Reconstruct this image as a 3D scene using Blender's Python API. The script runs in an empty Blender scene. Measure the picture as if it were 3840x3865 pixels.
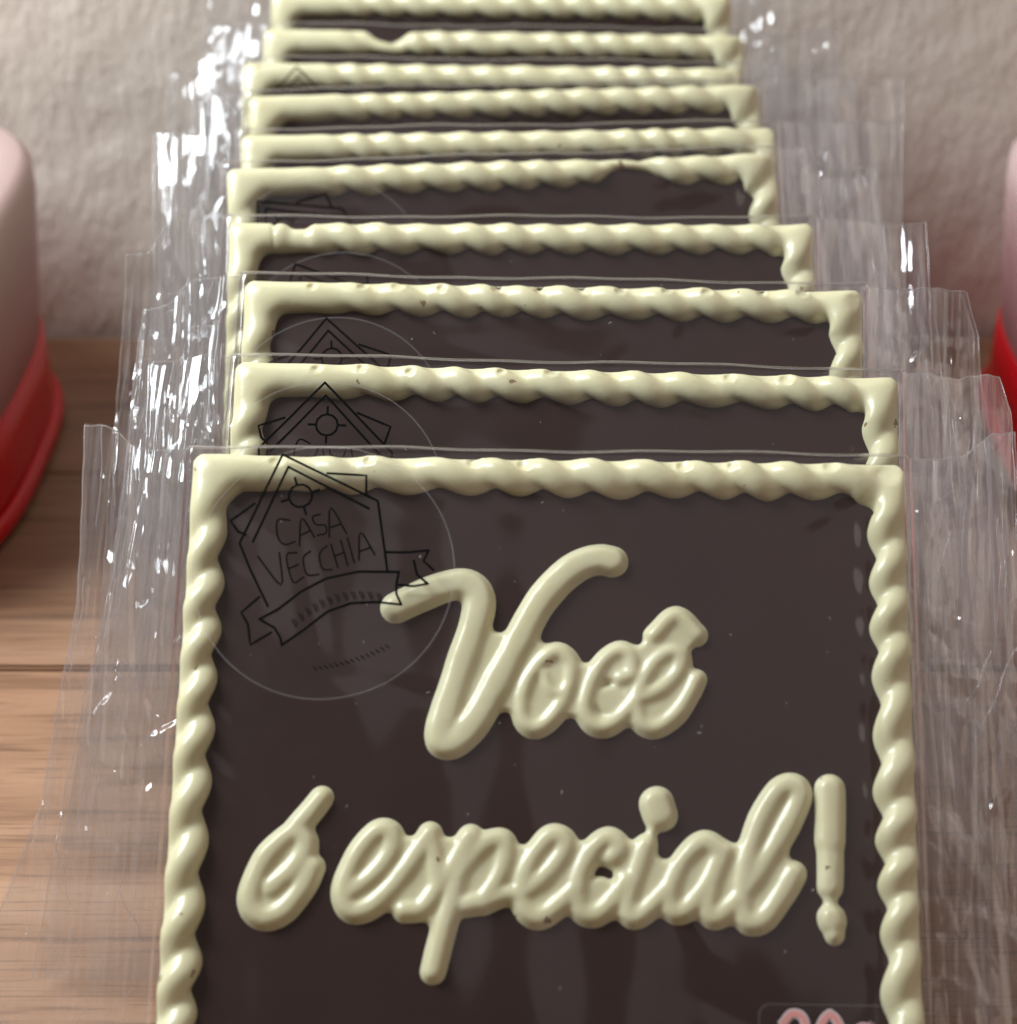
import bpy, math, random
import numpy as np
from mathutils import Vector, Matrix

# ---------------------------------------------------------------- camera, light, exposure
sc = bpy.context.scene
col = sc.collection
PITCH = math.radians(28.0)
CAM_H = 0.202
cam = bpy.data.cameras.new('camera')
cam.sensor_fit = 'HORIZONTAL'
cam.sensor_width = 36.0
cam.lens = 75.0
cam.clip_start = 0.01
cam.clip_end = 20.0
cam.dof.use_dof = True
cam.dof.focus_distance = 0.318
cam.dof.aperture_fstop = 20.0
cam_o = bpy.data.objects.new('camera', cam)
cam_o.location = (0, 0, CAM_H)
cam_o.rotation_euler = (math.pi / 2 - PITCH, 0, 0)
col.objects.link(cam_o)
sc.camera = cam_o

world = bpy.data.worlds.new('World')
sc.world = world
world.use_nodes = True
wb = world.node_tree.nodes['Background']
wb.inputs[0].default_value = (0.62, 0.50, 0.44, 1)
wb.inputs[1].default_value = 0.17


def area(name, loc, target, sx, sy, power, colour):
    l = bpy.data.lights.new(name, 'AREA')
    l.shape = 'RECTANGLE'
    l.size, l.size_y = sx, sy
    l.energy = power
    l.color = colour
    o = bpy.data.objects.new(name, l)
    o.location = loc
    o.rotation_euler = (Vector(target) - Vector(loc)).to_track_quat('-Z', 'Y').to_euler()
    col.objects.link(o)
    return o


area('window_light', (-0.37, 0.33, 0.45), (0, 0.38, 0.08), 0.20, 0.30, 5.6, (0.88, 0.95, 1.0))
area('ceiling_bounce', (0.33, -0.33, 1.3), (0, 0.30, 0.05), 1.0, 0.70, 0.47, (1.0, 0.92, 0.98))  # added area lamp standing in for ceiling bounce, placed to reflect in the film
area('warm_fill', (0.75, 0.15, 0.65), (-0.05, 0.40, 0.02), 1.0, 1.0, 2.4, (1.0, 0.86, 0.74))  # added warm fill lamp for the right sides of ropes and left tub

vs = sc.view_settings
vs.view_transform = 'Standard'
vs.look = 'None'
vs.exposure = 0.0
vs.gamma = 1.0
vs.use_curve_mapping = False
sc.render.engine = 'CYCLES'
cy = sc.cycles
cy.use_denoising = True
cy.transparent_max_bounces = 48
cy.max_bounces = 10
cy.diffuse_bounces = 4
cy.glossy_bounces = 3
cy.caustics_reflective = False
cy.caustics_refractive = False
cy.sample_clamp_indirect = 4.0

MM = 0.001
L = 92.0          # bar height, mm
HW = 50.0         # half width, mm
rng = np.random.default_rng(7)


# ---------------------------------------------------------------- materials
class NT:
    def __init__(self, name):
        self.m = bpy.data.materials.new(name)
        self.m.use_nodes = True
        self.t = self.m.node_tree
        self.n = self.t.nodes
        self.n.clear()
        self.out = self.n.new('ShaderNodeOutputMaterial')

    def add(self, kind, **kw):
        nd = self.n.new('ShaderNode' + kind)
        for k, v in kw.items():
            if k.startswith('_'):
                setattr(nd, k[1:], v)
            else:
                key = k
                if key.isdigit() or (key[0] == 'i' and key[1:].isdigit()):
                    key = int(key.lstrip('i'))
                else:
                    key = key.replace('__', ' ')
                s = nd.inputs[key]
                if hasattr(v, 'is_linked') or isinstance(v, bpy.types.NodeSocket):
                    self.t.links.new(v, s)
                else:
                    s.default_value = v
        return nd

    def link(self, a, b):
        self.t.links.new(a, b)

    def math(self, op, a, b=0.0, clamp=False):
        nd = self.add('Math', _operation=op, _use_clamp=clamp, i0=a, i1=b)
        return nd.outputs[0]

    def mix(self, fac, a, b):
        nd = self.add('Mix', _data_type='RGBA')
        for idx, v in ((0, fac), (6, a), (7, b)):
            s = nd.inputs[idx]
            if isinstance(v, bpy.types.NodeSocket):
                self.t.links.new(v, s)
            else:
                s.default_value = v
        return nd.outputs[2]

    def ramp(self, fac, stops):
        nd = self.add('ValToRGB', i0=fac)
        cr = nd.color_ramp
        while len(cr.elements) < len(stops):
            cr.elements.new(0.5)
        for e, (p, c) in zip(cr.elements, stops):
            e.position = p
            e.color = c if len(c) == 4 else (*c, 1)
        return nd.outputs[0]


def mat_white_chocolate():
    t = NT('white_chocolate')
    co = t.add('TexCoord').outputs['Object']
    oi = t.add('ObjectInfo').outputs['Random']
    off = t.add('CombineXYZ', i0=oi, i1=t.math('MULTIPLY', oi, 3.7), i2=0.0).outputs[0]
    p = t.add('VectorMath', _operation='ADD', i0=co, i1=off).outputs[0]
    base = t.mix(t.add('Noise' 'Texture' if False else 'TexNoise', Vector=p, Scale=130.0, Detail=3.0).outputs[0],
                 (0.67, 0.62, 0.37, 1), (0.79, 0.755, 0.52, 1))
    # scattered dark specks of the other chocolate
    wob = t.add('TexNoise', Vector=p, Scale=900.0, Detail=2.0)
    wv = t.add('VectorMath', _operation='MULTIPLY_ADD', i0=wob.outputs['Color'], i1=(0.0022, 0.0022, 0.0022), i2=p).outputs[0]
    vo = t.add('TexVoronoi', Vector=wv, Scale=210.0)
    rnd = t.add('SeparateColor', i0=vo.outputs['Color'])
    keep = t.math('GREATER_THAN', rnd.outputs[0], 0.42)
    size = t.math('MULTIPLY', rnd.outputs[1], 0.125)
    spot = t.math('LESS_THAN', vo.outputs['Distance'], size)
    mask = t.math('MULTIPLY', keep, spot)
    c = t.mix(t.math('MULTIPLY', mask, 0.8), base, t.mix(rnd.outputs[2], (0.05, 0.022, 0.010, 1), (0.30, 0.14, 0.06, 1)))
    bmp = t.add('Bump', Strength=0.12, Distance=0.0004,
                Height=t.add('TexNoise', Vector=p, Scale=700.0, Detail=3.0).outputs[0])
    b = t.add('BsdfPrincipled', Base__Color=c, Roughness=0.26, IOR=1.45, Normal=bmp.outputs[0])
    b.inputs['Subsurface Weight'].default_value = 0.35
    b.inputs['Subsurface Radius'].default_value = (1.0, 0.75, 0.35)
    b.inputs['Subsurface Scale'].default_value = 0.0016
    t.link(b.outputs[0], t.out.inputs[0])
    return t.m


def mat_dark_chocolate():
    t = NT('dark_chocolate')
    co = t.add('TexCoord').outputs['Object']
    n = t.add('TexNoise', Vector=co, Scale=40.0, Detail=4.0).outputs[0]
    c = t.mix(n, (0.017, 0.005, 0.004, 1), (0.034, 0.011, 0.007, 1))
    bmp = t.add('Bump', Strength=0.15, Distance=0.0006,
                Height=t.add('TexNoise', Vector=co, Scale=160.0, Detail=3.0).outputs[0])
    b = t.add('BsdfPrincipled', Base__Color=c, Roughness=0.42, Normal=bmp.outputs[0])
    t.link(b.outputs[0], t.out.inputs[0])
    return t.m


def mat_film(name, haze, gain, rough, streak):
    t = NT(name)
    co = t.add('TexCoord').outputs['Object']
    fac0 = t.add('LayerWeight', Blend=0.5).outputs['Facing']          # Schlick for a thin sheet, same from both sides
    sch = t.math('ADD', t.math('MULTIPLY', t.math('POWER', fac0, 5.0), 0.96), 0.04)
    fac = t.math('MINIMUM', t.math('MULTIPLY', sch, gain), 0.75)
    tr = t.add('BsdfTransparent', Color=(0.985, 0.985, 0.985, 1))
    gl = t.add('BsdfGlossy', Color=(1, 1, 1, 1), Roughness=rough)
    m1 = t.add('MixShader', i0=fac, i1=tr.outputs[0], i2=gl.outputs[0])
    if haze > 0:
        if streak:
            mp = t.add('Mapping', Vector=co, Scale=(900.0, 5.0, 120.0))
            n = t.add('TexNoise', Vector=mp.outputs[0], Scale=1.0, Detail=4.0, Roughness=0.65).outputs[0]
            hz = t.math('MULTIPLY', t.math('POWER', n, 4.5), haze * 24.0, clamp=True)
        else:
            hz = haze
        df = t.add('BsdfDiffuse', Color=(0.86, 0.84, 0.86, 1))
        tl = t.add('BsdfTranslucent', Color=(0.86, 0.84, 0.86, 1))
        m0 = t.add('MixShader', i0=0.5, i1=df.outputs[0], i2=tl.outputs[0])
        m2 = t.add('MixShader', i0=hz, i1=m1.outputs[0], i2=m0.outputs[0])
        t.link(m2.outputs[0], t.out.inputs[0])
    else:
        t.link(m1.outputs[0], t.out.inputs[0])
    return t.m


def mat_plain(name, c, rough, spec=0.5, coat=0.0):
    t = NT(name)
    b = t.add('BsdfPrincipled', Base__Color=(*c, 1), Roughness=rough)
    b.inputs['Specular IOR Level'].default_value = spec
    b.inputs['Coat Weight'].default_value = coat
    t.link(b.outputs[0], t.out.inputs[0])
    return t.m


def mat_wall():
    t = NT('plaster')
    co = t.add('TexCoord').outputs['Object']
    mp = t.add('Mapping', Vector=co, Scale=(300.0, 300.0, 150.0))
    n = t.add('TexNoise', Vector=mp.outputs[0], Scale=1.6, Detail=5.0, Roughness=0.6).outputs[0]
    n2 = t.add('TexNoise', Vector=co, Scale=9.0, Detail=2.0).outputs[0]
    c = t.mix(n2, (0.68, 0.59, 0.50, 1), (0.76, 0.68, 0.59, 1))
    bmp = t.add('Bump', Strength=0.30, Distance=0.002, Height=n)
    b = t.add('BsdfPrincipled', Base__Color=c, Roughness=0.85, Normal=bmp.outputs[0])
    t.link(b.outputs[0], t.out.inputs[0])
    return t.m


def mat_wood():
    t = NT('wood')
    co = t.add('TexCoord').outputs['Object']
    oi = t.add('ObjectInfo').outputs['Random']
    off = t.add('CombineXYZ', i0=t.math('MULTIPLY', oi, 7.0), i1=t.math('MULTIPLY', oi, 5.0), i2=oi).outputs[0]
    p = t.add('VectorMath', _operation='ADD', i0=co, i1=off).outputs[0]
    mp = t.add('Mapping', Vector=p, Scale=(12.0, 100.0, 40.0))
    n = t.add('TexNoise', Vector=mp.outputs[0], Scale=1.0, Detail=5.0, Roughness=0.55, Distortion=0.6).outputs[0]
    mp2 = t.add('Mapping', Vector=p, Scale=(18.0, 380.0, 100.0))
    n2 = t.add('TexNoise', Vector=mp2.outputs[0], Scale=1.0, Detail=3.0).outputs[0]
    c1 = t.ramp(n, [(0.28, (0.19, 0.100, 0.054)), (0.42, (0.29, 0.163, 0.094)), (0.58, (0.335, 0.195, 0.118)), (0.75, (0.38, 0.240, 0.155))])
    line = t.ramp(n2, [(0.33, (0.30, 0.27, 0.25)), (0.41, (1, 1, 1))])
    mm = t.add('Mix', _data_type='RGBA', _blend_type='MULTIPLY')
    mm.inputs[0].default_value = 0.5
    t.link(c1, mm.inputs[6])
    t.link(line, mm.inputs[7])
    mp3 = t.add('Mapping', Vector=p, Scale=(70.0, 1700.0, 100.0))
    pore = t.ramp(t.add('TexNoise', Vector=mp3.outputs[0], Scale=1.0, Detail=2.0).outputs[0], [(0.30, (0.55, 0.52, 0.50)), (0.46, (1, 1, 1))])
    mp_ = t.add('Mix', _data_type='RGBA', _blend_type='MULTIPLY')
    mp_.inputs[0].default_value = 0.8
    t.link(mm.outputs[2], mp_.inputs[6])
    t.link(pore, mp_.inputs[7])
    tone = t.mix(oi, (0.86, 0.84, 0.84, 1), (1.12, 1.06, 1.0, 1))
    m2 = t.add('Mix', _data_type='RGBA', _blend_type='MULTIPLY')
    m2.inputs[0].default_value = 1.0
    t.link(mp_.outputs[2], m2.inputs[6])
    t.link(tone, m2.inputs[7])
    bmp = t.add('Bump', Strength=0.25, Distance=0.0006, Height=n2)
    b = t.add('BsdfPrincipled', Base__Color=m2.outputs[2], Roughness=0.5, Normal=bmp.outputs[0])
    t.link(b.outputs[0], t.out.inputs[0])
    return t.m


M_WHITE = mat_white_chocolate()
M_DARK = mat_dark_chocolate()
M_FILM = mat_film('clear_film', 0.002, 1.6, 0.085, False)
M_FIN = mat_film('crimped_film', 0.036, 1.9, 0.065, True)
M_STICK = mat_film('clear_sticker', 0.006, 0.5, 0.12, False)
M_RIM = mat_film('sticker_edge', 0.13, 1.5, 0.2, False)
M_SCUFF = mat_film('scuff', 0.45, 2.0, 0.3, False)
M_CREASE = mat_film('film_crease', 0.20, 2.5, 0.15, False)
M_INK = mat_plain('black_ink', (0.003, 0.003, 0.003), 0.7, 0.05)
M_PINK = mat_plain('pink_ink', (0.60, 0.27, 0.25), 0.5)
M_PALE = mat_plain('white_ink', (0.62, 0.55, 0.55), 0.5)
M_WALL = mat_wall()
M_WOOD = mat_wood()
M_RED = mat_plain('red_plastic', (0.75, 0.0010, 0.010), 0.20, 0.25)
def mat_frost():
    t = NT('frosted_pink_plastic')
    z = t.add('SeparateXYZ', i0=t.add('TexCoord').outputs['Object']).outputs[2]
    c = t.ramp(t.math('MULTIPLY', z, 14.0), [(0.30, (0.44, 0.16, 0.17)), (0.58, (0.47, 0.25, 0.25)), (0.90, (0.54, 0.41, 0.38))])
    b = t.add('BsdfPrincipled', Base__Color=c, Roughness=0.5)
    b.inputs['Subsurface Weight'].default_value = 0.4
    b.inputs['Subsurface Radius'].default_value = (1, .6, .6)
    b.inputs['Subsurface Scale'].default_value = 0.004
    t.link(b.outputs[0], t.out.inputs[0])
    return t.m


M_FROST = mat_frost()


# ---------------------------------------------------------------- mesh helpers
def mesh(name, verts, faces, mat, smooth=True):
    me = bpy.data.meshes.new(name)
    v = np.asarray(verts, dtype=np.float64)
    me.from_pydata(v.tolist(), [], [tuple(int(i) for i in f) for f in faces])
    me.materials.append(mat)
    if smooth:
        me.shade_smooth()
    me.update()
    return me


def obj(name, me, parent=None):
    o = bpy.data.objects.new(name, me)
    col.objects.link(o)
    if parent is not None:
        o.parent = parent
    return o


def tag(o, label=None, cat=None, group=None, kind=None):
    for k, v in (('label', label), ('category', cat), ('group', group), ('kind', kind)):
        if v:
            o[k] = v
    return o


def grid_faces(nu, nv, wrap_u=False, base=0):
    """verts indexed [u*nv + v]"""
    u = np.arange(nu if wrap_u else nu - 1)
    v = np.arange(nv - 1)
    U, V = np.meshgrid(u, v, indexing='ij')
    U2 = (U + 1) % nu
    a = U * nv + V
    b = U2 * nv + V
    return (np.stack([a, b, b + 1, a + 1], -1).reshape(-1, 4) + base)


def smoothstep(a, b, x):
    t = np.clip((x - a) / (b - a), 0, 1)
    return t * t * (3 - 2 * t)


def catmull(pts, n=6):
    P = np.array(pts, float)
    if len(P) < 3:
        return P
    closed = np.allclose(P[0], P[-1])
    if closed:
        Q = np.vstack([P[-2], P, P[1]])
    else:
        Q = np.vstack([2 * P[0] - P[1], P, 2 * P[-1] - P[-2]])
    out = []
    for i in range(1, len(Q) - 2):
        p0, p1, p2, p3 = Q[i - 1], Q[i], Q[i + 1], Q[i + 2]
        for k in range(n):
            t = k / n
            out.append(0.5 * ((2 * p1) + (-p0 + p2) * t + (2 * p0 - 5 * p1 + 4 * p2 - p3) * t * t + (-p0 + 3 * p1 - 3 * p2 + p3) * t ** 3))
    out.append(Q[-2])
    return np.array(out)


# ---------------------------------------------------------------- the setting: table planks and wall
def box_mesh(name, x0, x1, y0, y1, z0, z1, mat, bev=0.0005):
    import bmesh
    bm = bmesh.new()
    bmesh.ops.create_cube(bm, size=1.0)
    for v in bm.verts:
        v.co = Vector((x0 + (v.co.x + .5) * (x1 - x0), y0 + (v.co.y + .5) * (y1 - y0), z0 + (v.co.z + .5) * (z1 - z0)))
    bmesh.ops.bevel(bm, geom=bm.edges[:], offset=bev, segments=2, affect='EDGES')
    me = bpy.data.meshes.new(name)
    bm.to_mesh(me)
    bm.free()
    me.materials.append(mat)
    return me


table = tag(bpy.data.objects.new('table_top', None), kind='structure')
col.objects.link(table)
edges = [0.4705, 0.398, 0.3215, 0.205, 0.120, 0.035, -0.06]
for k in range(len(edges) - 1):
    dz = [-.0002, 0, -.0006, 0, -.0003, 0][k]
    me = box_mesh('plank', -0.55, 0.55, edges[k + 1] + .00015, edges[k] - .00015, -0.022, dz - 0.0003, M_WOOD)
    obj('plank', me, table)

# rough plaster wall, real relief on a fine grid
nx, nz = 300, 210
gx = np.linspace(-0.45, 0.45, nx)
gz = np.linspace(-0.03, 0.60, nz)
X, Z = np.meshgrid(gx, gz, indexing='ij')
R = np.zeros_like(X)
r2 = np.random.default_rng(3)
for k in range(90):
    kx = r2.normal(0, 420)
    kz = r2.normal(0, 220)
    R += np.sin(kx * X + kz * Z + r2.uniform(0, 6.28)) * r2.uniform(.3, 1)
R = np.sign(R) * np.abs(R) ** 0.8
R = R / np.abs(R).max() * 0.00045
V = np.stack([X, 0.4735 - R, Z], -1).reshape(-1, 3)
wall = obj('wall', mesh('wall', V, grid_faces(nx, nz), M_WALL))
tag(wall, kind='structure')

# ---------------------------------------------------------------- the bars: shapes in millimetres on the bar's own plane
RO = 2.55         # rope outer clamp
PITCH_MM = 14.2   # a full turn of the two-strand twist


def rope_mesh(seed, dents=(), pits=False):
    rg = np.random.default_rng(seed)
    hx, hy = HW - RO, L / 2 - RO
    rc = 5.2
    seg = []                                   # (length, kind)
    straight_x, straight_y, arc = 2 * (hx - rc), 2 * (hy - rc), rc * math.pi / 2
    ds = 0.27
    S, C0, N0 = [], [], []
    s = 0.0

    def line(p, d, n, ln):
        nonlocal s
        k = max(2, int(ln / ds))
        for i in range(k):
            t = ln * i / k
            S.append(s + t); C0.append((p[0] + d[0] * t, p[1] + d[1] * t)); N0.append(n)
        s += ln

    def arcp(c, a0):
        nonlocal s
        k = 20
        for i in range(k):
            a = a0 - (math.pi / 2) * i / k
            S.append(s + arc * i / k); C0.append((c[0] + rc * math.cos(a), c[1] + rc * math.sin(a))); N0.append((math.cos(a), math.sin(a)))
        s += arc
    cyy = L / 2
    line((-hx + rc, cyy + hy), (1, 0), (0, 1), straight_x)
    arcp((hx - rc, cyy + hy - rc), math.pi / 2)
    line((hx, cyy + hy - rc), (0, -1), (1, 0), straight_y)
    arcp((hx - rc, cyy - hy + rc), 0)
    line((hx - rc, cyy - hy), (-1, 0), (0, -1), straight_x)
    arcp((-hx + rc, cyy - hy + rc), -math.pi / 2)
    line((-hx, cyy - hy + rc), (0, 1), (-1, 0), straight_y)
    arcp((-hx + rc, cyy + hy - rc), math.pi)
    S = np.array(S); C0 = np.array(C0); N0 = np.array(N0)
    per = s
    turns = round(per / PITCH_MM)
    wobble = sum(rg.uniform(-.22, .22) * np.sin(2 * math.pi * k * S / per + rg.uniform(0, 6.28)) for k in range(1, 14))
    th = -2 * math.pi * S / per * turns + wobble + rg.uniform(0, 6.28)
    # the twist is weak near the top-left corner, where the mould is plain
    d_tl = np.minimum(S, per - S)
    amp = 0.25 + 0.75 * smoothstep(4, 15, d_tl)
    fat = 1 + sum(rg.uniform(-.02, .02) * np.sin(2 * math.pi * k * S / per + rg.uniform(0, 6.28)) for k in range(2, 22))
    npz = 26
    phi = np.linspace(math.radians(-14), math.radians(194), npz)
    PH, TH = np.meshgrid(phi, th, indexing='xy')
    A = amp[:, None]
    rho, e = 1.87, 1.0 * A
    r = 0
    for kk in range(2):
        d = (math.pi / 2 + 0.70 * (PH - math.pi / 2)) - TH - kk * math.pi
        rk = e * np.cos(d) + np.sqrt(np.maximum(rho ** 2 - (e * np.sin(d)) ** 2, 0.01))
        r = r + np.maximum(rk, 0.05) ** 8
    r = (r ** (1 / 8.)) * fat[:, None] + (1 - A) * 0.75
    off = -r * np.cos(PH)
    z = r * np.sin(PH) * 0.92
    dent_w = np.zeros_like(z)
    for (x, w, shift, shrink) in dents:          # scooped or missing stretches of the top side
        s0 = x + hx - rc
        g = np.exp(-((S - s0) / w) ** 4)[:, None]
        off = off * (1 - shrink * g) + shift * g
        z = z * (1 - shrink * 0.9 * g)
        dent_w = np.maximum(dent_w, np.broadcast_to(g, z.shape))
    if pits:
        for k in range(13):
            s0 = 4 + k * 7.1 + rg.uniform(-1, 1)
            if rg.uniform() < .25:
                continue
            o0, rad = 1.55 + rg.uniform(-.2, .3), rg.uniform(.45, .8)
            dd = np.sqrt((S[:, None] - s0) ** 2 * .55 + (off - o0) ** 2) / rad
            z = z - 0.55 * np.exp(-dd ** 4) * (z > 0.3) + 0.10 * np.exp(-((dd - 1.25) / .25) ** 2) * (z > .3)
    off = np.minimum(off, RO)
    fill = smoothstep(math.radians(140), math.radians(176), PH) * (1 - 0.999 * dent_w)
    off = off + (RO - off) * fill
    P = C0[:, None, :] + N0[:, None, :] * off[..., None]
    # square up the outer corners
    for sx in (-1, 1):
        for sy in (-1, 1):
            c = np.array([sx * (hx - rc), cyy + sy * (hy - rc)])
            q = (P - c) * np.array([sx, sy])
            inq = (q[..., 0] > 0) & (q[..., 1] > 0)
            rr = np.hypot(q[..., 0], q[..., 1]) + 1e-9
            f = np.minimum(1 / np.maximum(q[..., 0] / rr, q[..., 1] / rr), 1.33)
            f = 1 + (f - 1) * smoothstep(4.2, 7.6, rr)
            q2 = q * f[..., None]
            P = np.where(inq[..., None], c + q2 * np.array([sx, sy]), P)
    V = np.concatenate([P, z[..., None] + 0.0], -1).reshape(-1, 3) * MM
    return mesh('rope_border', V, grid_faces(len(S), npz, wrap_u=True), M_WHITE)


def slab_mesh():
    import bmesh
    bm = bmesh.new()
    bmesh.ops.create_cube(bm, size=1.0)
    for v in bm.verts:
        v.co = Vector((v.co.x * (2 * HW + .3) * MM, (L / 2 + v.co.y * (L + .3)) * MM, (-1.45 + v.co.z * 3.1) * MM))
    ed = [e for e in bm.edges if abs(e.verts[0].co.z - e.verts[1].co.z) > .001]
    bmesh.ops.bevel(bm, geom=ed, offset=1.3 * MM, segments=4, affect='EDGES')
    bmesh.ops.bevel(bm, geom=[e for e in bm.edges if e.is_boundary is False and e.calc_face_angle(0) > .8], offset=0.35 * MM, segments=2, affect='EDGES')
    me = bpy.data.meshes.new('chocolate_slab')
    bm.to_mesh(me)
    bm.free()
    me.materials.append(M_DARK)
    return me


LETTERS = {
    'voce': [
        (1.73, [(-20.6, 70.3), (-17.4, 71.8), (-14.4, 73.2), (-11.9, 73.8), (-10.1, 73.2), (-9.1, 71.5), (-9.4, 69.0), (-10.2, 65.9), (-11.2, 62.8), (-12.2, 59.1), (-13.2, 55.7), (-13.9, 53.3), (-13.6, 51.6), (-12.2, 51.4), (-10.5, 52.9), (-8.7, 55.3), (-7.2, 58.2), (-5.6, 61.3), (-3.8, 65.1), (-2.1, 68.8), (-0.0, 72.3), (2.4, 75.0), (5.1, 76.9), (7.5, 77.6), (9.2, 77.3)]),
        (1.01, [(1.9, 64.2), (3.6, 62.7), (3.6, 60.0), (2.6, 57.2), (0.7, 54.6), (-1.2, 53.6), (-2.7, 54.8), (-2.9, 57.6), (-2.0, 60.5), (-0.2, 63.0), (1.9, 64.2)]),
        (0.72, [(-0.0, 61.1), (0.9, 59.0), (2.3, 58.4), (3.6, 59.6)]),
        (1.02, [(10.6, 60.7), (12.0, 61.3), (11.8, 63.6), (10.3, 64.5), (8.2, 63.1), (6.5, 60.0), (5.7, 56.6), (6.5, 54.5), (8.3, 53.9), (10.4, 55.2), (12.7, 57.8)]),
        (1.02, [(12.7, 57.8), (16.0, 59.2), (18.3, 61.6), (18.7, 63.6), (17.4, 64.4), (15.4, 63.2), (13.6, 60.4), (12.7, 57.0), (13.4, 54.6), (15.4, 53.9), (18.0, 55.8), (19.9, 58.7), (20.8, 60.7)]),
        (1.09, [(15.1, 66.8), (18.1, 69.5), (20.9, 66.9)]),
    ],
    'e_acute': [
        (1.37, [(-35.7, 31.4), (-32.9, 34.0), (-31.5, 36.9), (-32.5, 38.7), (-34.3, 38.1), (-36.9, 35.1), (-38.4, 31.2), (-38.2, 28.7), (-36.4, 27.5), (-34.0, 28.5), (-31.7, 31.5), (-30.5, 34.3)]),
        (1.25, [(-32.9, 39.5), (-31.0, 41.8), (-29.7, 43.6)]),
    ],
    'especial': [
        (1.24, [(-25.4, 31.0), (-22.3, 33.3), (-20.0, 36.5), (-20.1, 38.9), (-21.9, 39.2), (-24.1, 36.7), (-25.8, 33.0), (-26.1, 30.3), (-25.0, 28.6), (-22.8, 29.0), (-20.0, 31.5), (-17.1, 35.4), (-14.9, 39.0)]),
        (1.19, [(-14.9, 39.0), (-14.0, 35.5), (-13.7, 31.8), (-15.5, 29.2), (-17.9, 28.8)]),
        (1.19, [(-15.5, 29.2), (-12.1, 34.1), (-9.7, 38.5)]),
        (1.32, [(-9.4, 38.7), (-10.6, 34.6), (-11.9, 29.6), (-13.1, 24.7), (-13.9, 20.9)]),
        (1.19, [(-10.9, 33.5), (-7.8, 37.5), (-5.3, 38.4), (-4.6, 36.6), (-5.5, 33.4), (-7.5, 30.4), (-9.7, 29.7)]),
        (1.09, [(-7.5, 29.9), (-4.7, 31.1), (-2.4, 31.2)]),
        (1.23, [(-2.6, 31.1), (0.1, 33.2), (2.6, 36.1), (3.2, 38.3), (1.3, 38.9), (-1.0, 36.2), (-2.4, 32.5), (-2.0, 29.4), (0.1, 28.3), (3.1, 30.4), (5.1, 32.4)]),
        (1.23, [(9.6, 36.4), (10.4, 37.7), (8.9, 38.8), (6.9, 37.2), (5.3, 34.0), (4.9, 31.3), (5.6, 29.1), (7.4, 28.7), (9.6, 30.7), (11.4, 33.2)]),
        (1.18, [(14.0, 38.0), (12.7, 34.1), (11.6, 30.5), (12.2, 28.6), (14.0, 29.3), (16.9, 32.2)]),
        (2.11, [(15.5, 43.6), (15.9, 42.2)]),
        (1.22, [(24.1, 37.3), (21.7, 38.5), (19.0, 36.1), (17.3, 32.4), (17.4, 29.7), (19.0, 29.4), (21.7, 32.3), (24.3, 37.3), (22.7, 33.0), (22.2, 29.8), (23.4, 28.7), (26.2, 31.0)]),
        (1.33, [(26.2, 31.0), (29.4, 35.4), (32.9, 41.1), (34.5, 44.8), (33.7, 46.3), (31.6, 45.5), (29.1, 41.3), (27.5, 36.2), (26.7, 30.8), (27.5, 28.2), (29.5, 28.6), (31.8, 31.6), (33.6, 34.6)]),
    ],
    'exclamation_mark': [
        (1.70, [(38.7, 46.0), (38.6, 42.5), (38.5, 39.0)]),
        (1.35, [(38.5, 40.5), (38.5, 36.0), (38.4, 32.9)]),
        (1.55, [(38.4, 28.9), (38.5, 28.4)]),
        (0.85, [(38.5, 28.4), (38.8, 26.6)]),
    ],
}


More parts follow.
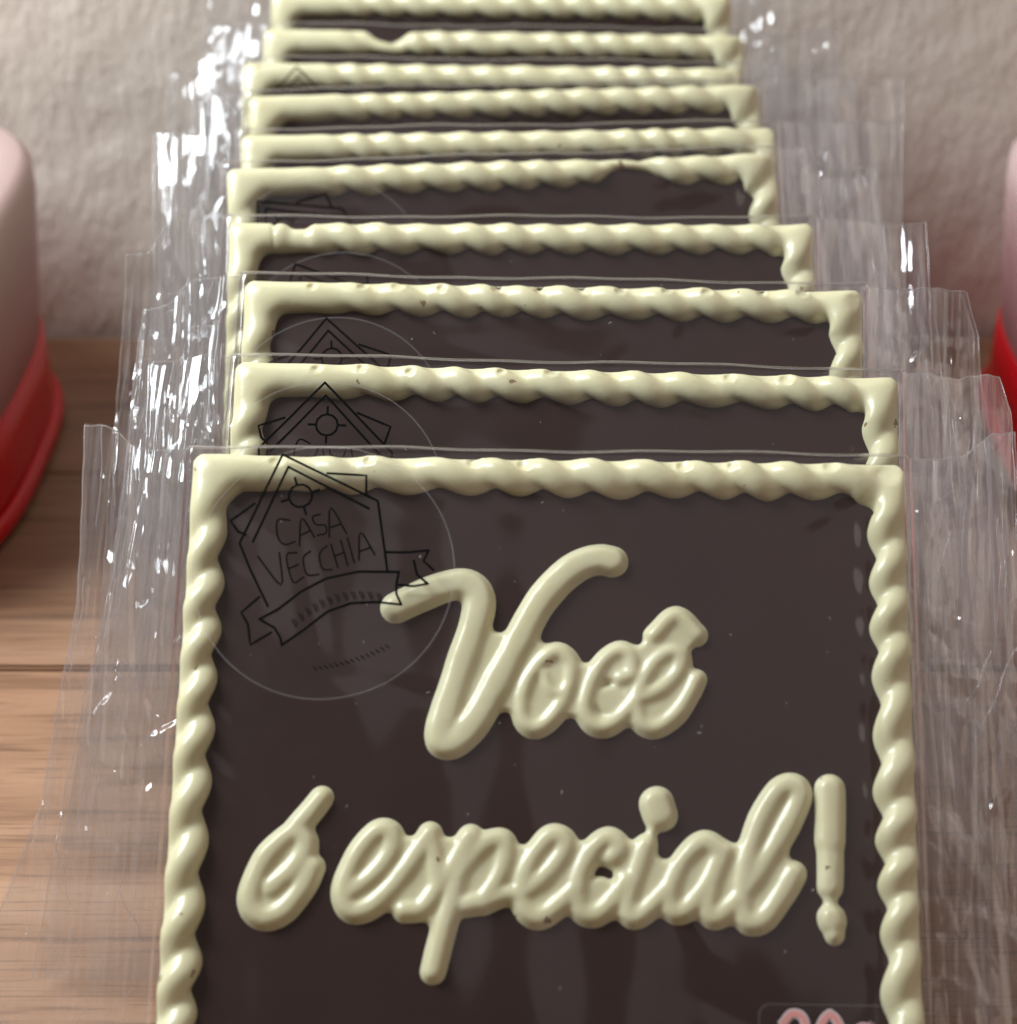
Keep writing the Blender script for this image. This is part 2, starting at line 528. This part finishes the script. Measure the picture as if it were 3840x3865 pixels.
def letter_mesh(name, strokes):
    """piped white chocolate: rounded tubes that sit on a softer puddle which closes the counters"""
    allp = np.array([p for _, s in strokes for p in s])
    pad = 4.0
    st = 0.22
    gx = np.arange(allp[:, 0].min() - pad, allp[:, 0].max() + pad, st)
    gy = np.arange(allp[:, 1].min() - pad, allp[:, 1].max() + pad, st)
    X, Y = np.meshgrid(gx, gy, indexing='ij')
    H = np.full(X.shape, -0.6)
    DA = np.full(X.shape, 1e9)
    for r, pts in strokes:
        cp = catmull(pts, 5)
        D = np.full(X.shape, 1e9)
        for a, b in zip(cp[:-1], cp[1:]):
            ab = b - a
            t = np.clip(((X - a[0]) * ab[0] + (Y - a[1]) * ab[1]) / max(ab @ ab, 1e-9), 0, 1)
            D = np.minimum(D, np.hypot(X - a[0] - t * ab[0], Y - a[1] - t * ab[1]))
        r = r * (0.90 if r > 1.7 and name == 'lettering' and len(pts) > 10 else 0.80) * (1 + 0.035 * np.sin(X * .6 + 1.3 * np.sin(Y * .5)) + 0.03 * np.sin(Y * .8 + X * .4))
        top = 0.95 + 0.32 * r + 0.05 * np.sin(X * 1.1 + Y * .8)
        rr = r * 1.12
        tube = np.where(D < rr, 0.66 * top + 0.34 * top * np.sqrt(np.maximum(1 - (D / rr) ** 2, 0)), -1)
        skirt = 0.88 * top * (1 - smoothstep(r * .6, r + 0.95, D)) - 0.12 - 0.5 * smoothstep(r + .6, r + 1.4, D)
        h = np.maximum(tube, skirt)
        DA = np.minimum(DA, D - r)
        # smooth union
        k = 0.25
        H = np.maximum(H, h) + np.maximum(k - np.abs(H - h), 0) ** 2 / (4 * k)
    M = DA < 1.75                                  # a thin pool closes the counters and the tight gaps
    for it in range(6):
        P = np.pad(M, 1, mode='constant')
        M = M & P[:-2, 1:-1] & P[2:, 1:-1] & P[1:-1, :-2] & P[1:-1, 2:]
        if it % 2:
            M = M & P[:-2, :-2] & P[2:, 2:] & P[:-2, 2:] & P[2:, :-2]
    for cx, cy_, rad in ((9.1, 57.6, 2.1), (8.0, 31.8, 1.9)):   # the two wide-open c bowls
        M = M | (np.hypot(X - cx, Y - cy_) < rad)
    H = np.where(M, np.maximum(H, 0.62), H)
    for _ in range(9):
        Hp = np.pad(H, 1, mode='edge')
        H = (Hp[1:-1, 1:-1] * 4 + Hp[:-2, 1:-1] + Hp[2:, 1:-1] + Hp[1:-1, :-2] + Hp[1:-1, 2:]) / 8
    nx, ny = X.shape
    F = grid_faces(nx, ny)
    hf = H.reshape(-1)
    keep = (hf[F] > -0.06).any(1)
    F = F[keep]
    used = np.unique(F)
    remap = np.full(nx * ny, -1)
    remap[used] = np.arange(len(used))
    V = np.stack([X, Y, np.maximum(H, -0.12) + 0.11], -1).reshape(-1, 3)[used] * MM
    return mesh(name, V, remap[F], M_WHITE)


# ---------------------------------------------------------------- the wrapper
ZF, ZB = 3.0, -3.5


def folds(x, y, seed, n, amp, vertical, span):
    """sharp creases: sums of |distance to a fold line|, some of them fading out along the fold"""
    rg = np.random.default_rng(seed)
    z = np.zeros_like(x)
    for k in range(n):
        th = rg.normal(0, .07) if rg.uniform() < vertical else rg.uniform(-1.5, 1.5)
        cx = rg.uniform(0, span)
        cyy = rg.uniform(0, 95)
        d = (x - cx) * math.cos(th) + (y - cyy) * math.sin(th)
        a = rg.normal(0, amp)
        ext = rg.uniform(6, 40)
        w = np.exp(-((y - cyy) / ext) ** 2)
        reach = rg.uniform(.8, 3.5)
        z += a * w * np.maximum(reach - np.abs(d), 0)
    return z


def fine_folds(x, y, seed, span):
    """long narrow pinched pleats that run along the seal and wander a little"""
    rg = np.random.default_rng(seed + 900)
    z = np.zeros_like(x)
    for k in range(54):
        cx, cyy, ext = rg.uniform(0, span), rg.uniform(0, 100), rg.uniform(8, 45)
        lean = rg.normal(0, .05)
        c = cx + lean * (y - cyy) + .35 * np.sin(y * rg.uniform(.05, .16) + rg.uniform(0, 6.28))
        w = rg.uniform(.26, .75)
        z += rg.normal(0, .15) * w / .5 * np.exp(-((y - cyy) / ext) ** 4) * np.maximum(1 - np.abs(x - c) / w, 0)
    return z


def glint_folds(x, y, seed, span):
    """small sharp crumples scattered over the seal"""
    rg = np.random.default_rng(seed + 333)
    z = np.zeros_like(x)
    for k in range(34):
        cx, cyy, th = rg.uniform(0, span), rg.uniform(0, 97), rg.normal(0, .55)
        d = (x - cx) * math.cos(th) + (y - cyy) * math.sin(th)
        e = -(x - cx) * math.sin(th) + (y - cyy) * math.cos(th)
        reach, ext = rg.uniform(.35, 1.1), rg.uniform(1.2, 5.0)
        z += rg.normal(0, .42) * np.maximum(reach - np.abs(d), 0) * np.maximum(1 - np.abs(e) / ext, 0)
    return z


def film_z(x, y, seed):
    """height of the front sheet over the bar face, mm"""
    rg = np.random.default_rng(seed + 500)
    ins = np.minimum.reduce([HW - 5.0 - np.abs(x), L - 5.0 - y, y - 5.0])
    z = ZF - 0.35 * smoothstep(0, 9, ins)
    w = 0
    for k in range(9):
        kx, ky = rg.normal(0, .16), rg.normal(0, .13)
        w = w + rg.uniform(.04, .11) * np.sin(kx * x + ky * y + rg.uniform(0, 6.28))
    z = z + w * smoothstep(-5, 8, ins) * 0.9
    lump = np.where(HW - np.abs(x) < np.minimum(L - y, y), y, x)
    side = smoothstep(-2, 2, np.minimum(L - y, y) - (HW - np.abs(x))) * (x > 0)
    z = z - 0.30 * side * np.exp(-((ins - 1.3) / 0.95) ** 2) * (.66 + .34 * np.sin(2 * math.pi * lump / 7.1 + seed + .8 * np.sin(lump * .17))) * (.75 + .25 * np.sin(lump * .21 + seed))
    # short tight wrinkles where the sheet is drawn over the rope
    edge = np.exp(-((ins - 1.5) / 2.2) ** 2)
    z = z + edge * 0.06 * np.sin(y * 0.9 + 1.3 * np.sin(x * .3) + seed)
    for k in range(10):
        cx, cyy = rg.uniform(-45, 45), rg.uniform(5, 90)
        th = rg.uniform(0, 3.14)
        d = (x - cx) * math.cos(th) + (y - cyy) * math.sin(th)
        e = -(x - cx) * math.sin(th) + (y - cyy) * math.cos(th)
        z = z + rg.normal(0, .05) * np.maximum(2.2 - np.abs(d), 0) * np.exp(-(e / rg.uniform(4, 12)) ** 2)
    return z


def film_mesh(seed, step):
    xs = np.concatenate([[-51.4, -51.0, -50.7, -50.4], np.arange(-50.1, 50.2, step), [50.4, 50.7, 51.0, 51.4]])
    drop = np.interp(np.abs(xs), [50.1, 50.4, 50.7, 51.0, 51.4], [0, .5, 1.5, 2.7, 3.4])
    ys = np.arange(0.0, L - .2, step)
    tt = np.linspace(0, math.pi, 15)
    verts = []
    cols = len(ys) + len(tt) + 12
    for x, dr in zip(xs, drop):
        zf = film_z(np.full_like(ys, x), ys, seed) - dr
        top = film_z(np.array([x]), np.array([L]), seed)[0] - dr
        ov = 1.55 + .22 * math.sin(x * .13 + seed) + .10 * math.sin(x * .37 + 2 * seed)
        zb = ZB + dr * .7
        mid, a = (top + zb) / 2, (top - zb) / 2
        col_v = [(x, y, z) for y, z in zip(ys, zf)]
        col_v += [(x, L + ov * math.sin(t), mid + a * math.cos(t)) for t in tt]
        for q in np.linspace(1, 0, 13)[1:]:
            col_v.append((x, L * q, zb - .15 * math.sin(q * 9 + x * .2)))
        verts += col_v
    return mesh('wrapper_film', np.array(verts) * MM, grid_faces(len(xs), cols), M_FILM)


def fin_mesh(side, seed, w_pts, top_in, top_out, fine):
    """crimped side seal of the wrapper: two creased sheets"""
    rg = np.random.default_rng(seed)
    nu, nv = (64, 300) if fine else (48, 230)
    verts, faces = [], []
    wy = np.array([p[0] for p in w_pts]); ww = np.array([p[1] for p in w_pts])
    tilt, top_len = rg.uniform(-.22, .22), rg.uniform(4, 12)
    for layer in range(2):
        u = np.linspace(0, 1, nu)
        v = np.linspace(0, 1, nv)
        U, Vv = np.meshgrid(u, v, indexing='ij')
        jag = 0.22 * np.sin(U * 9 + seed) + 0.10 * np.sin(U * 31 + 2 * seed) - layer * .4
        ytop = L + top_in + (top_out - top_in) * smoothstep(.45, .82, U) + jag * smoothstep(.05, .3, U)
        y = -0.5 + Vv * (ytop + 0.5)
        w = np.interp(y, wy, ww) + 0.30 * np.sin(y * .10 + seed) + .05 * np.sin(y * .9 + seed * 3) - layer * .5
        x = U * w
        z = folds(x, y, seed * 7 + layer, 22, .085 if side < 0 else .055, .97, float(ww.max()))
        z += folds(x, y, seed * 7 + layer + 3, 12, .15, .35, float(ww.max()))
        z += glint_folds(x, y, seed * 3 + layer, float(ww.max()))
        z += fine_folds(x, y, seed * 5 + layer, float(ww.max())) * (1.0 if side < 0 else 0.5)
        z *= smoothstep(0, .14, U)
        z += tilt * np.maximum(y - (L - top_len), 0) * smoothstep(.25, .6, U)
        bend = rg.uniform(-.10, .06)
        z = z - 0.5 + bend * x + 0.9 * np.sin(y * .045 + seed) * U + (layer - .5) * .35
        verts.append(np.stack([side * (51.2 + x), y, z], -1).reshape(-1, 3))
        faces.append(grid_faces(nu, nv, base=layer * nu * nv))
        if layer == 0:
            G = verts[0].reshape(nu, nv, 3)
            edges_ = [(np.concatenate([G[-1], G[::-1, -1][1:]]), .085)]
            for k in range(30):                      # whitened crease lines that follow the pleats
                a, ln = rg.uniform(.04, .9), rg.uniform(.06, .38)
                u0, du = rg.uniform(.06, .97), rg.normal(0, .05)
                if rg.uniform() < .3:
                    ln, du = ln * .3, rg.normal(0, .22)
                m = max(6, int(ln * nv))
                tt = np.linspace(0, 1, m)
                uu = np.clip(u0 + du * tt + .012 * np.sin(tt * 9 + k), .02, .995) * (nu - 1)
                vv = np.clip(a + ln * tt, 0, .999) * (nv - 1)
                i0, j0 = np.minimum(uu.astype(int), nu - 2), np.minimum(vv.astype(int), nv - 2)
                fu, fv = (uu - i0)[:, None], (vv - j0)[:, None]
                P = (G[i0, j0] * (1 - fu) * (1 - fv) + G[i0 + 1, j0] * fu * (1 - fv) + G[i0, j0 + 1] * (1 - fu) * fv + G[i0 + 1, j0 + 1] * fu * fv)
                edges_.append((P + np.array([0, 0, .05]), rg.uniform(.030, .075)))
    fin = mesh('side_fin', np.concatenate(verts) * MM, np.concatenate(faces), M_FIN)
    # the cut edge of the seal and its creases, a hair thick
    VV, FF, base = [], [], 0
    for edge, rad in edges_:
        ring = np.array([(math.cos(a), math.sin(a)) for a in np.linspace(0, 2 * math.pi, 5)[:-1]]) * rad
        d = np.gradient(edge, axis=0)
        d /= np.maximum(np.linalg.norm(d, axis=1)[:, None], 1e-9)
        nn = np.stack([-d[:, 1], d[:, 0], np.zeros(len(d))], -1)
        nn /= np.maximum(np.linalg.norm(nn, axis=1)[:, None], 1e-9)
        VV.append((edge[:, None, :] + nn[:, None, :] * ring[None, :, :1] + np.array([0, 0, 1.0]) * ring[None, :, 1:]).reshape(-1, 3))
        n = len(edge)
        FF += [(base + i * 4 + k, base + (i + 1) * 4 + k, base + (i + 1) * 4 + (k + 1) % 4, base + i * 4 + (k + 1) % 4) for i in range(n - 1) for k in range(4)]
        base += n * 4
    return fin, mesh('edge_and_creases', np.concatenate(VV) * MM, FF, M_CREASE)


def fold_mesh(seed):
    """the pinched fold along the wrapper's top edge"""
    xs = np.arange(-51.3, 51.31, .8)
    V = []
    for x in xs:
        y = L + 1.62 + .22 * math.sin(x * .13 + seed) + .10 * math.sin(x * .37 + 2 * seed)
        for a in np.linspace(0, 2 * math.pi, 7)[:-1]:
            V.append((x, y + .13 * math.sin(a), -.25 + .13 * math.cos(a)))
    n = len(xs)
    F = [(i * 6 + k, (i + 1) * 6 + k, (i + 1) * 6 + (k + 1) % 6, i * 6 + (k + 1) % 6) for i in range(n - 1) for k in range(6)]
    return mesh('top_fold', np.array(V) * MM, F, M_CREASE)


def scuff_mesh(seed, n):
    """tiny scuffs and specks of lint on the front sheet"""
    rg = np.random.default_rng(seed + 77)
    VV, FF, base = [], [], 0
    for k in range(n):
        x, y, th = rg.uniform(-42, 42), rg.uniform(14, 86), rg.uniform(0, 3.14)
        ln, rad = rg.uniform(.05, .9) * rg.uniform(.3, 1), rg.uniform(.025, .06)
        t = np.linspace(-.5, .5, 7)
        px = x + ln * t * math.cos(th) + .12 * ln * np.sin(t * 5)
        py = y + ln * t * math.sin(th)
        pz = film_z(px, py, seed) + .06
        ax = np.array([-math.sin(th), math.cos(th), 0])
        for q in range(7):
            rr = rad * math.sqrt(max(1 - (2 * t[q]) ** 2, .05))
            for a in range(4):
                VV.append(np.array([px[q], py[q], pz[q]]) + ax * rr * math.cos(a * 1.5708) + np.array([0, 0, rr * math.sin(a * 1.5708)]))
        FF += [(base + i * 4 + k2, base + (i + 1) * 4 + k2, base + (i + 1) * 4 + (k2 + 1) % 4, base + i * 4 + (k2 + 1) % 4) for i in range(6) for k2 in range(4)]
        base += 28
    return mesh('film_scuffs', np.array(VV) * MM, FF, M_SCUFF)


# ---------------------------------------------------------------- stickers and print
LOGO = [[(-0.037, 0.981), (-0.543, 0.403)], [(-0.037, 0.981), (0.549, 0.397), (0.46, -0.14)], [(-0.023, 0.871), (-0.444, 0.384)], [(-0.023, 0.871), (0.466, 0.361)],
        [(0.246, 0.729), (0.524, 0.618), (0.48, 0.476)], [(-0.35, 0.671), (-0.56, 0.595), (-0.53, 0.495), (-0.48, 0.45)], [(-0.543, 0.403), (-0.524, 0.191), (-0.474, -0.137)],
        [(-0.561, -0.216), (-0.41, -0.184), (-0.206, -0.103), (0.001, -0.062), (0.254, -0.088), (0.538, -0.181)],
        [(-0.561, -0.216), (-0.473, -0.312), (-0.452, -0.399), (-0.456, -0.457)],
        [(-0.456, -0.457), (-0.264, -0.393), (-0.06, -0.313), (0.124, -0.305), (0.305, -0.351), (0.482, -0.429)],
        [(0.482, -0.429), (0.471, -0.338), (0.493, -0.264), (0.538, -0.181)],
        [(-0.514, -0.049), (-0.677, -0.124), (-0.654, -0.226), (-0.68, -0.384), (-0.507, -0.341)],
        [(0.494, -0.005), (0.654, -0.058), (0.801, -0.092)], [(0.509, -0.276), (0.612, -0.323), (0.718, -0.338)], [(0.718, -0.338), (0.662, -0.245), (0.671, -0.132)],
        [(0.801, -0.092), (0.74, -0.16), (0.79, -0.25)]]
LOGO += [[(0.09 * math.cos(a), 0.62 + 0.09 * math.sin(a)) for a in np.linspace(0, 2 * math.pi, 13)]]
LOGO += [[(0.09 * math.cos(a), 0.62 + 0.09 * math.sin(a)), (0.15 * math.cos(a), 0.62 + 0.15 * math.sin(a))] for a in (0, math.pi / 2, math.pi, 1.5 * math.pi)]
NAME = [[(-0.13, 0.46), (-0.22, 0.49), (-0.254, 0.363), (-0.222, 0.291), (-0.141, 0.288)], [(-0.117, 0.249), (-0.041, 0.445), (0.009, 0.277)], [(-0.09, 0.32), (-0.01, 0.335)],
        [(0.1, 0.433), (0.041, 0.432), (0.048, 0.367), (0.112, 0.339), (0.102, 0.281), (0.036, 0.282)], [(0.116, 0.242), (0.193, 0.458), (0.249, 0.226)], [(0.14, 0.31), (0.23, 0.31)],
        [(-0.44, 0.26), (-0.334, -0.007), (-0.277, 0.241)], [(-0.151, 0.199), (-0.232, 0.202), (-0.243, -0.009), (-0.156, 0.0)], [(-0.239, 0.098), (-0.168, 0.106)],
        [(-0.052, 0.18), (-0.117, 0.143), (-0.126, 0.013), (-0.043, -0.014)], [(0.082, 0.181), (0.012, 0.142), (-0.003, 0.024), (0.065, -0.012)],
        [(0.112, 0.181), (0.111, -0.006)], [(0.192, 0.19), (0.186, -0.017)], [(0.11, 0.086), (0.192, 0.09)], [(0.245, 0.19), (0.24, -0.01)], [(0.279, -0.003), (0.352, 0.199), (0.405, 0.003)], [(.30, .06), (.39, .065)]]
SMALL = []
for k, xx in enumerate(np.linspace(-0.33, 0.33, 12)):   # tiny illegible line on the banner and below
    yb = -0.20 - 0.9 * (xx ** 2) * .9
    SMALL += [[(xx, yb), (xx + .012, yb - .07)], [(xx + .02, yb - .01), (xx + .026, yb - .06)]]
for xx in np.linspace(-0.28, 0.28, 15):
    yb = -0.72 + .35 * xx * xx
    SMALL += [[(xx, yb), (xx + .02, yb - .028)]]


def ribbons(polys, width, place, lift, smooth_k=0):
    """flat ink strokes draped over the sheet; place maps local points to bar x, y, z"""
    verts, faces = [], []
    for k, p in enumerate(polys):
        q = np.array(p, float)
        if smooth_k and len(q) > 2:
            q = catmull(q, smooth_k)
        # resample
        out = [q[0]]
        for a, b in zip(q[:-1], q[1:]):
            n = max(1, int(np.hypot(*(b - a)) / 0.05))
            out += [a + (b - a) * (i + 1) / n for i in range(n)]
        q = np.array(out)
        d = np.gradient(q, axis=0)
        d /= np.maximum(np.hypot(d[:, 0], d[:, 1])[:, None], 1e-9)
        n = np.stack([-d[:, 1], d[:, 0]], -1)
        q[0] -= d[0] * width * .4
        q[-1] += d[-1] * width * .4
        base = len(verts)
        for side in (1, -1):
            P = q + n * side * width / 2
            verts += place(P, lift + 0.0006 * k).tolist()
        m = len(q)
        faces += [(base + i, base + i + 1, base + m + i + 1, base + m + i) for i in range(m - 1)]
    return np.array(verts), faces


def sticker(parent, seed, centre, R, rot):
    ca, sa = math.cos(math.radians(rot)), math.sin(math.radians(rot))

    def place(P, lift):
        P = np.asarray(P) * R
        x = P[:, 0] * ca - P[:, 1] * sa + centre[0]
        y = P[:, 0] * sa + P[:, 1] * ca + centre[1]
        yy = np.minimum(y, L)
        z = film_z(x, yy, seed) + lift
        ov = np.clip((y - L) / 1.75, 0, .999)
        top = film_z(x, np.full_like(x, L), seed)
        z = np.where(y > L, (top + ZB) / 2 + (top - ZB) / 2 * np.sqrt(1 - ov ** 2) + lift + .12, z)
        drop = np.interp(np.abs(x), [50.1, 50.4, 50.7, 51.0, 51.4], [0, .5, 1.5, 2.7, 3.4])
        return np.stack([x, np.minimum(y, L + 1.9), z - drop], -1)
    n, rings = 96, 14
    a = np.linspace(0, 2 * math.pi, n, endpoint=False)
    rr = np.linspace(0.02, 0.985, rings)
    P = np.stack([np.outer(np.cos(a), rr), np.outer(np.sin(a), rr)], -1).reshape(-1, 2)
    disc = obj('round_sticker', mesh('round_sticker', place(P, .10) * MM, grid_faces(n, rings, wrap_u=True), M_STICK), parent)
    rr = np.array([0.980, 0.993])
    P = np.stack([np.outer(np.cos(a), rr), np.outer(np.sin(a), rr)], -1).reshape(-1, 2)
    obj('sticker_edge', mesh('sticker_edge', place(P, .14) * MM, grid_faces(n, 2, wrap_u=True), M_RIM), disc)
    for nm, polys, w, sm in (('house_print', LOGO, .019, 0), ('name_print', NAME, .013, 4), ('small_print', SMALL, .008, 0)):
        v, f = ribbons(polys, w, place, .16, sm)
        obj(nm, mesh(nm, v * MM, f, M_INK), disc)
    return disc


def weight_label(parent, seed):
    def place(P, lift):
        P = np.asarray(P, float) - np.array([0, .45])
        return np.stack([P[:, 0], P[:, 1], film_z(P[:, 0], P[:, 1], seed) + lift], -1)
    x0, x1, y0, y1, r = 28.4, 47.2, 4.5, 18.0, 1.6
    n = 40
    cs = []
    for cx, cyy, a0 in ((x1 - r, y1 - r, 0), (x0 + r, y1 - r, 90), (x0 + r, y0 + r, 180), (x1 - r, y0 + r, 270)):
        for k in range(10):
            a = math.radians(a0 + 10 * k)
            cs.append((cx + r * math.cos(a), cyy + r * math.sin(a)))
    cs = np.array(cs)
    c = cs.mean(0)
    fr = np.linspace(0.03, 1, 12)
    P = (c + (cs - c)[:, None, :] * fr[None, :, None]).reshape(-1, 2)
    lab = obj('weight_label', mesh('weight_label', place(P, .12) * MM, grid_faces(len(cs), 12, wrap_u=True), M_STICK), parent)
    P = (c + (cs - c)[:, None, :] * np.array([.982, 1.0])[None, :, None]).reshape(-1, 2)
    obj('label_edge', mesh('label_edge', place(P, .16) * MM, grid_faces(len(cs), 2, wrap_u=True), M_RIM), lab)
    three = [(31.5, 15.6), (32.6, 16.7), (34.0, 16.5), (34.6, 15.2), (34.0, 13.9), (32.9, 13.4), (34.1, 13.0), (34.8, 11.6), (34.1, 10.1), (32.6, 9.8), (31.4, 10.9)]
    zero = [(37.4, 16.7), (36.1, 15.4), (35.9, 13.2), (36.2, 10.9), (37.4, 9.8), (38.6, 10.9), (38.9, 13.2), (38.7, 15.4), (37.4, 16.7)]
    gee = [(43.2, 13.6), (42.4, 14.5), (41.2, 14.2), (40.7, 12.9), (41.0, 11.3), (42.1, 10.7), (43.1, 11.6), (43.3, 13.9), (43.3, 14.6), (43.2, 10.2), (42.5, 8.6), (41.0, 8.7)]
    three = [((x - 33.1) * .90 + 33.1, y) for x, y in three]
    zero = [((x - 37.4) * .90 + 37.6, y) for x, y in zero]
    gee = [((x - 42.0) * .85 + 41.8, y + .9) for x, y in gee]
    for nm, w, m, lf in (('number_outline', 1.25, M_PALE, .22), ('number_print', 0.85, M_PINK, .30)):
        k = .62
        v1, f1 = ribbons([three, zero], w, place, lf, 5)
        v2, f2 = ribbons([gee], w * k, place, lf, 5)
        f2 = [tuple(i + len(v1) for i in f) for f in f2]
        obj(nm, mesh(nm, np.vstack([v1, v2]) * MM, f1 + f2, m), lab)
    return lab


# ---------------------------------------------------------------- ten bars leaning on one another, front to back
# (top-edge centre x, y, z in mm; yaw in degrees; fin widths left / right in mm; fin top rise left / right)
BARS = [
    (5.5, 267.6, 67.9, -1.70, [(0, 33), (15, 28), (30, 21), (42, 17), (70, 14.6), (96, 15.2)], [(0, 27), (40, 17.5), (70, 15.0), (96, 14.4)], 5.2, 5.0),
    (8.5, 293.2, 70.2, -3.35, [(0, 22), (60, 15), (96, 13.5)], [(0, 20), (70, 16), (88, 15.8), (96, 14.0)], 0.5, 1.8),
    (7.1, 321.0, 72.6, -2.60, [(0, 22), (60, 17), (96, 16)], [(0, 20), (70, 18.5), (86, 18), (96, 15.4)], -4.0, 1.2),
    (2.1, 344.3, 74.7, -0.30, [(0, 20), (60, 17.0), (86, 16.5), (96, 16)], [(0, 20), (70, 19), (96, 18.4)], -5.5, 1.2),
    (-1.0, 370.6, 77.0, 5.10, [(0, 18), (60, 13), (96, 11.5)], [(0, 20), (70, 18), (96, 17)], 2.0, -3.0),
    (0.0, 384.4, 78.2, 2.95, [(0, 18), (60, 15), (96, 15.5)], [(0, 22), (70, 22), (96, 24)], 2.2, 1.0),
    (-0.6, 404.6, 80.0, 4.45, [(0, 16), (60, 12), (96, 10)], [(0, 25), (60, 25), (80, 27), (92, 27.5), (96, 30)], 1.0, 1.0),
    (-3.5, 418.2, 81.1, -2.35, [(0, 18), (60, 14), (96, 13.5)], [(0, 20), (70, 20), (96, 20)], -2.0, 2.0),
    (-1.1, 436.8, 82.8, -2.80, [(0, 16), (60, 12), (96, 11)], [(0, 18), (70, 18), (96, 18.5)], 1.0, 2.2),
    (-1.7, 460.1, 84.8, -2.10, [(0, 16), (60, 14), (96, 13)], [(0, 16), (70, 12), (96, 10)], 1.0, 1.0),
]
DENTS = {3: [(-38, 2.2, -.5, .22), (-43.5, 1.6, -.35, .15)], 4: [(23, 5.5, 1.35, .62)], 8: [(-24, 4.6, -.9, .45)]}
STICKERS = {0: ((-30.6, 74.6), 18.3, 19), 1: ((-35.2, 70.3), 18.3, 0), 2: ((-34.2, 67.2), 18.3, 4), 3: ((-30.0, 68.0), 18.3, 25), 4: ((-33.0, 71.5), 18.3, 38), 7: ((-38.1, 72.6), 18.3, 0)}
TEXT = [
    'frontmost wrapped dark chocolate bar reading Você é especial! in white lettering',
    'wrapped chocolate bar directly behind the lettered front bar, upright house logo showing',
    'third wrapped chocolate bar from the front, rows of brown specks on its white rope edge',
    'fourth wrapped chocolate bar from the front, small dark notch at its top left edge',
    'fifth wrapped chocolate bar from the front, its top rope scooped out right of centre',
    'sixth wrapped chocolate bar from the front, only a thin strip of white rope showing',
    'seventh wrapped chocolate bar from the front, right film corner sticking out farthest',
    'eighth wrapped chocolate bar from the front, tip of a house logo on its rope edge',
    'ninth wrapped chocolate bar from the front, dark gap left of centre in its top rope',
    'rearmost wrapped chocolate bar, cut off by the top of the picture',
]
slab = slab_mesh()
letters = {k: letter_mesh('lettering', v) for k, v in LETTERS.items()}
for i, (px, py, pz, yaw, wl, wr, tl, tr) in enumerate(BARS):
    top = Vector((px, py, pz)) * MM
    rec = math.acos((pz - 3.0) / L)
    yw = math.radians(yaw)
    ex = Vector((math.cos(yw), math.sin(yw), 0))
    fw = Vector((-math.sin(yw), math.cos(yw), 0))
    ey = Vector((0, 0, 1)) * math.cos(rec) + fw * math.sin(rec)
    ez = ex.cross(ey)
    o = bpy.data.objects.new('wrapped_chocolate_bar', None)
    o.empty_display_size = .01
    col.objects.link(o)
    M = Matrix((ex, ey, ez)).transposed().to_4x4()
    M.translation = top - ey * (L * MM)
    o.matrix_world = M
    tag(o, TEXT[i], 'chocolate bar', 'wrapped chocolate bars leaning in a row')
    seed = 11 + i
    sl = obj('chocolate_slab', slab, o)
    obj('rope_border', rope_mesh(seed, DENTS.get(i, ()), i in (0, 1, 2)), o)
    if i == 0:
        for k, me in letters.items():
            obj('lettering', me, sl)
    film = obj('wrapper_film', film_mesh(seed, (0.42, 0.6, 0.8)[i] if i < 3 else 1.1), o)
    obj('top_fold', fold_mesh(seed), film)
    if i < 4:
        tag(obj('film_scuffs', scuff_mesh(seed, 46), film), kind='stuff')
    for sd, ww, tp in ((-1, wl, tl), (1, wr, tr)):
        fin, cut = fin_mesh(sd, seed * 2 + (sd > 0), ww, 1.2, tp, i < 4)
        fo = obj('side_fin', fin, o)
        obj('edge_and_creases', cut, fo)
    if i in STICKERS:
        c, R_, rot = STICKERS[i]
        sticker(o, seed, c, R_, rot)
    if i == 0:
        weight_label(o, seed)


# ---------------------------------------------------------------- the two red and white tubs beside the row
def tub(x_in, side, y0, y1, label):
    """rounded tub: wide red foot, red band, frosted upper wall; its inner side at x_in"""
    w, d = 0.14, (y1 - y0)
    cx, cyy = x_in + side * w / 2, (y0 + y1) / 2
    root = bpy.data.objects.new('plastic_tub', None)
    root.location = (cx, cyy, 0)
    root.empty_display_size = .01
    col.objects.link(root)
    tag(root, label, 'tub', 'red and white tubs either side of the bars')

    def loft(name, prof, mat):
        n = 128
        verts = []
        for (off, z) in prof:
            ax, ay = w / 2 + off, d / 2 + off
            for k in range(n):
                a = 2 * math.pi * k / n
                c_, s_ = math.cos(a), math.sin(a)
                verts.append((ax * math.copysign(abs(c_) ** (2 / 3.2), c_), ay * math.copysign(abs(s_) ** (2 / 3.2), s_), z))
        m = len(prof)
        V = np.array(verts).reshape(m, n, 3).transpose(1, 0, 2).reshape(-1, 3)
        F = grid_faces(n, m, wrap_u=True)
        return obj(name, mesh(name, V, F, mat), root)
    loft('foot', [(-.03, .0004), (.0000, .0004), (.0012, .0010), (.0016, .0022), (.0014, .0036), (.0006, .0044), (-.0004, .0046), (-.02, .0046)], M_RED)
    loft('red_band', [(-.0012, .0040), (-.0008, .0048), (-.0002, .0056), (-.0002, .0075), (-.0006, .0140), (-.0010, .0208), (-.0016, .0212), (-.006, .0212)], M_RED)
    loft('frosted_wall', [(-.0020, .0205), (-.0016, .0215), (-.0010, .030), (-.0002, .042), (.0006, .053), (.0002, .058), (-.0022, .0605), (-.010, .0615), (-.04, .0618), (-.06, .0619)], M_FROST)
    return root


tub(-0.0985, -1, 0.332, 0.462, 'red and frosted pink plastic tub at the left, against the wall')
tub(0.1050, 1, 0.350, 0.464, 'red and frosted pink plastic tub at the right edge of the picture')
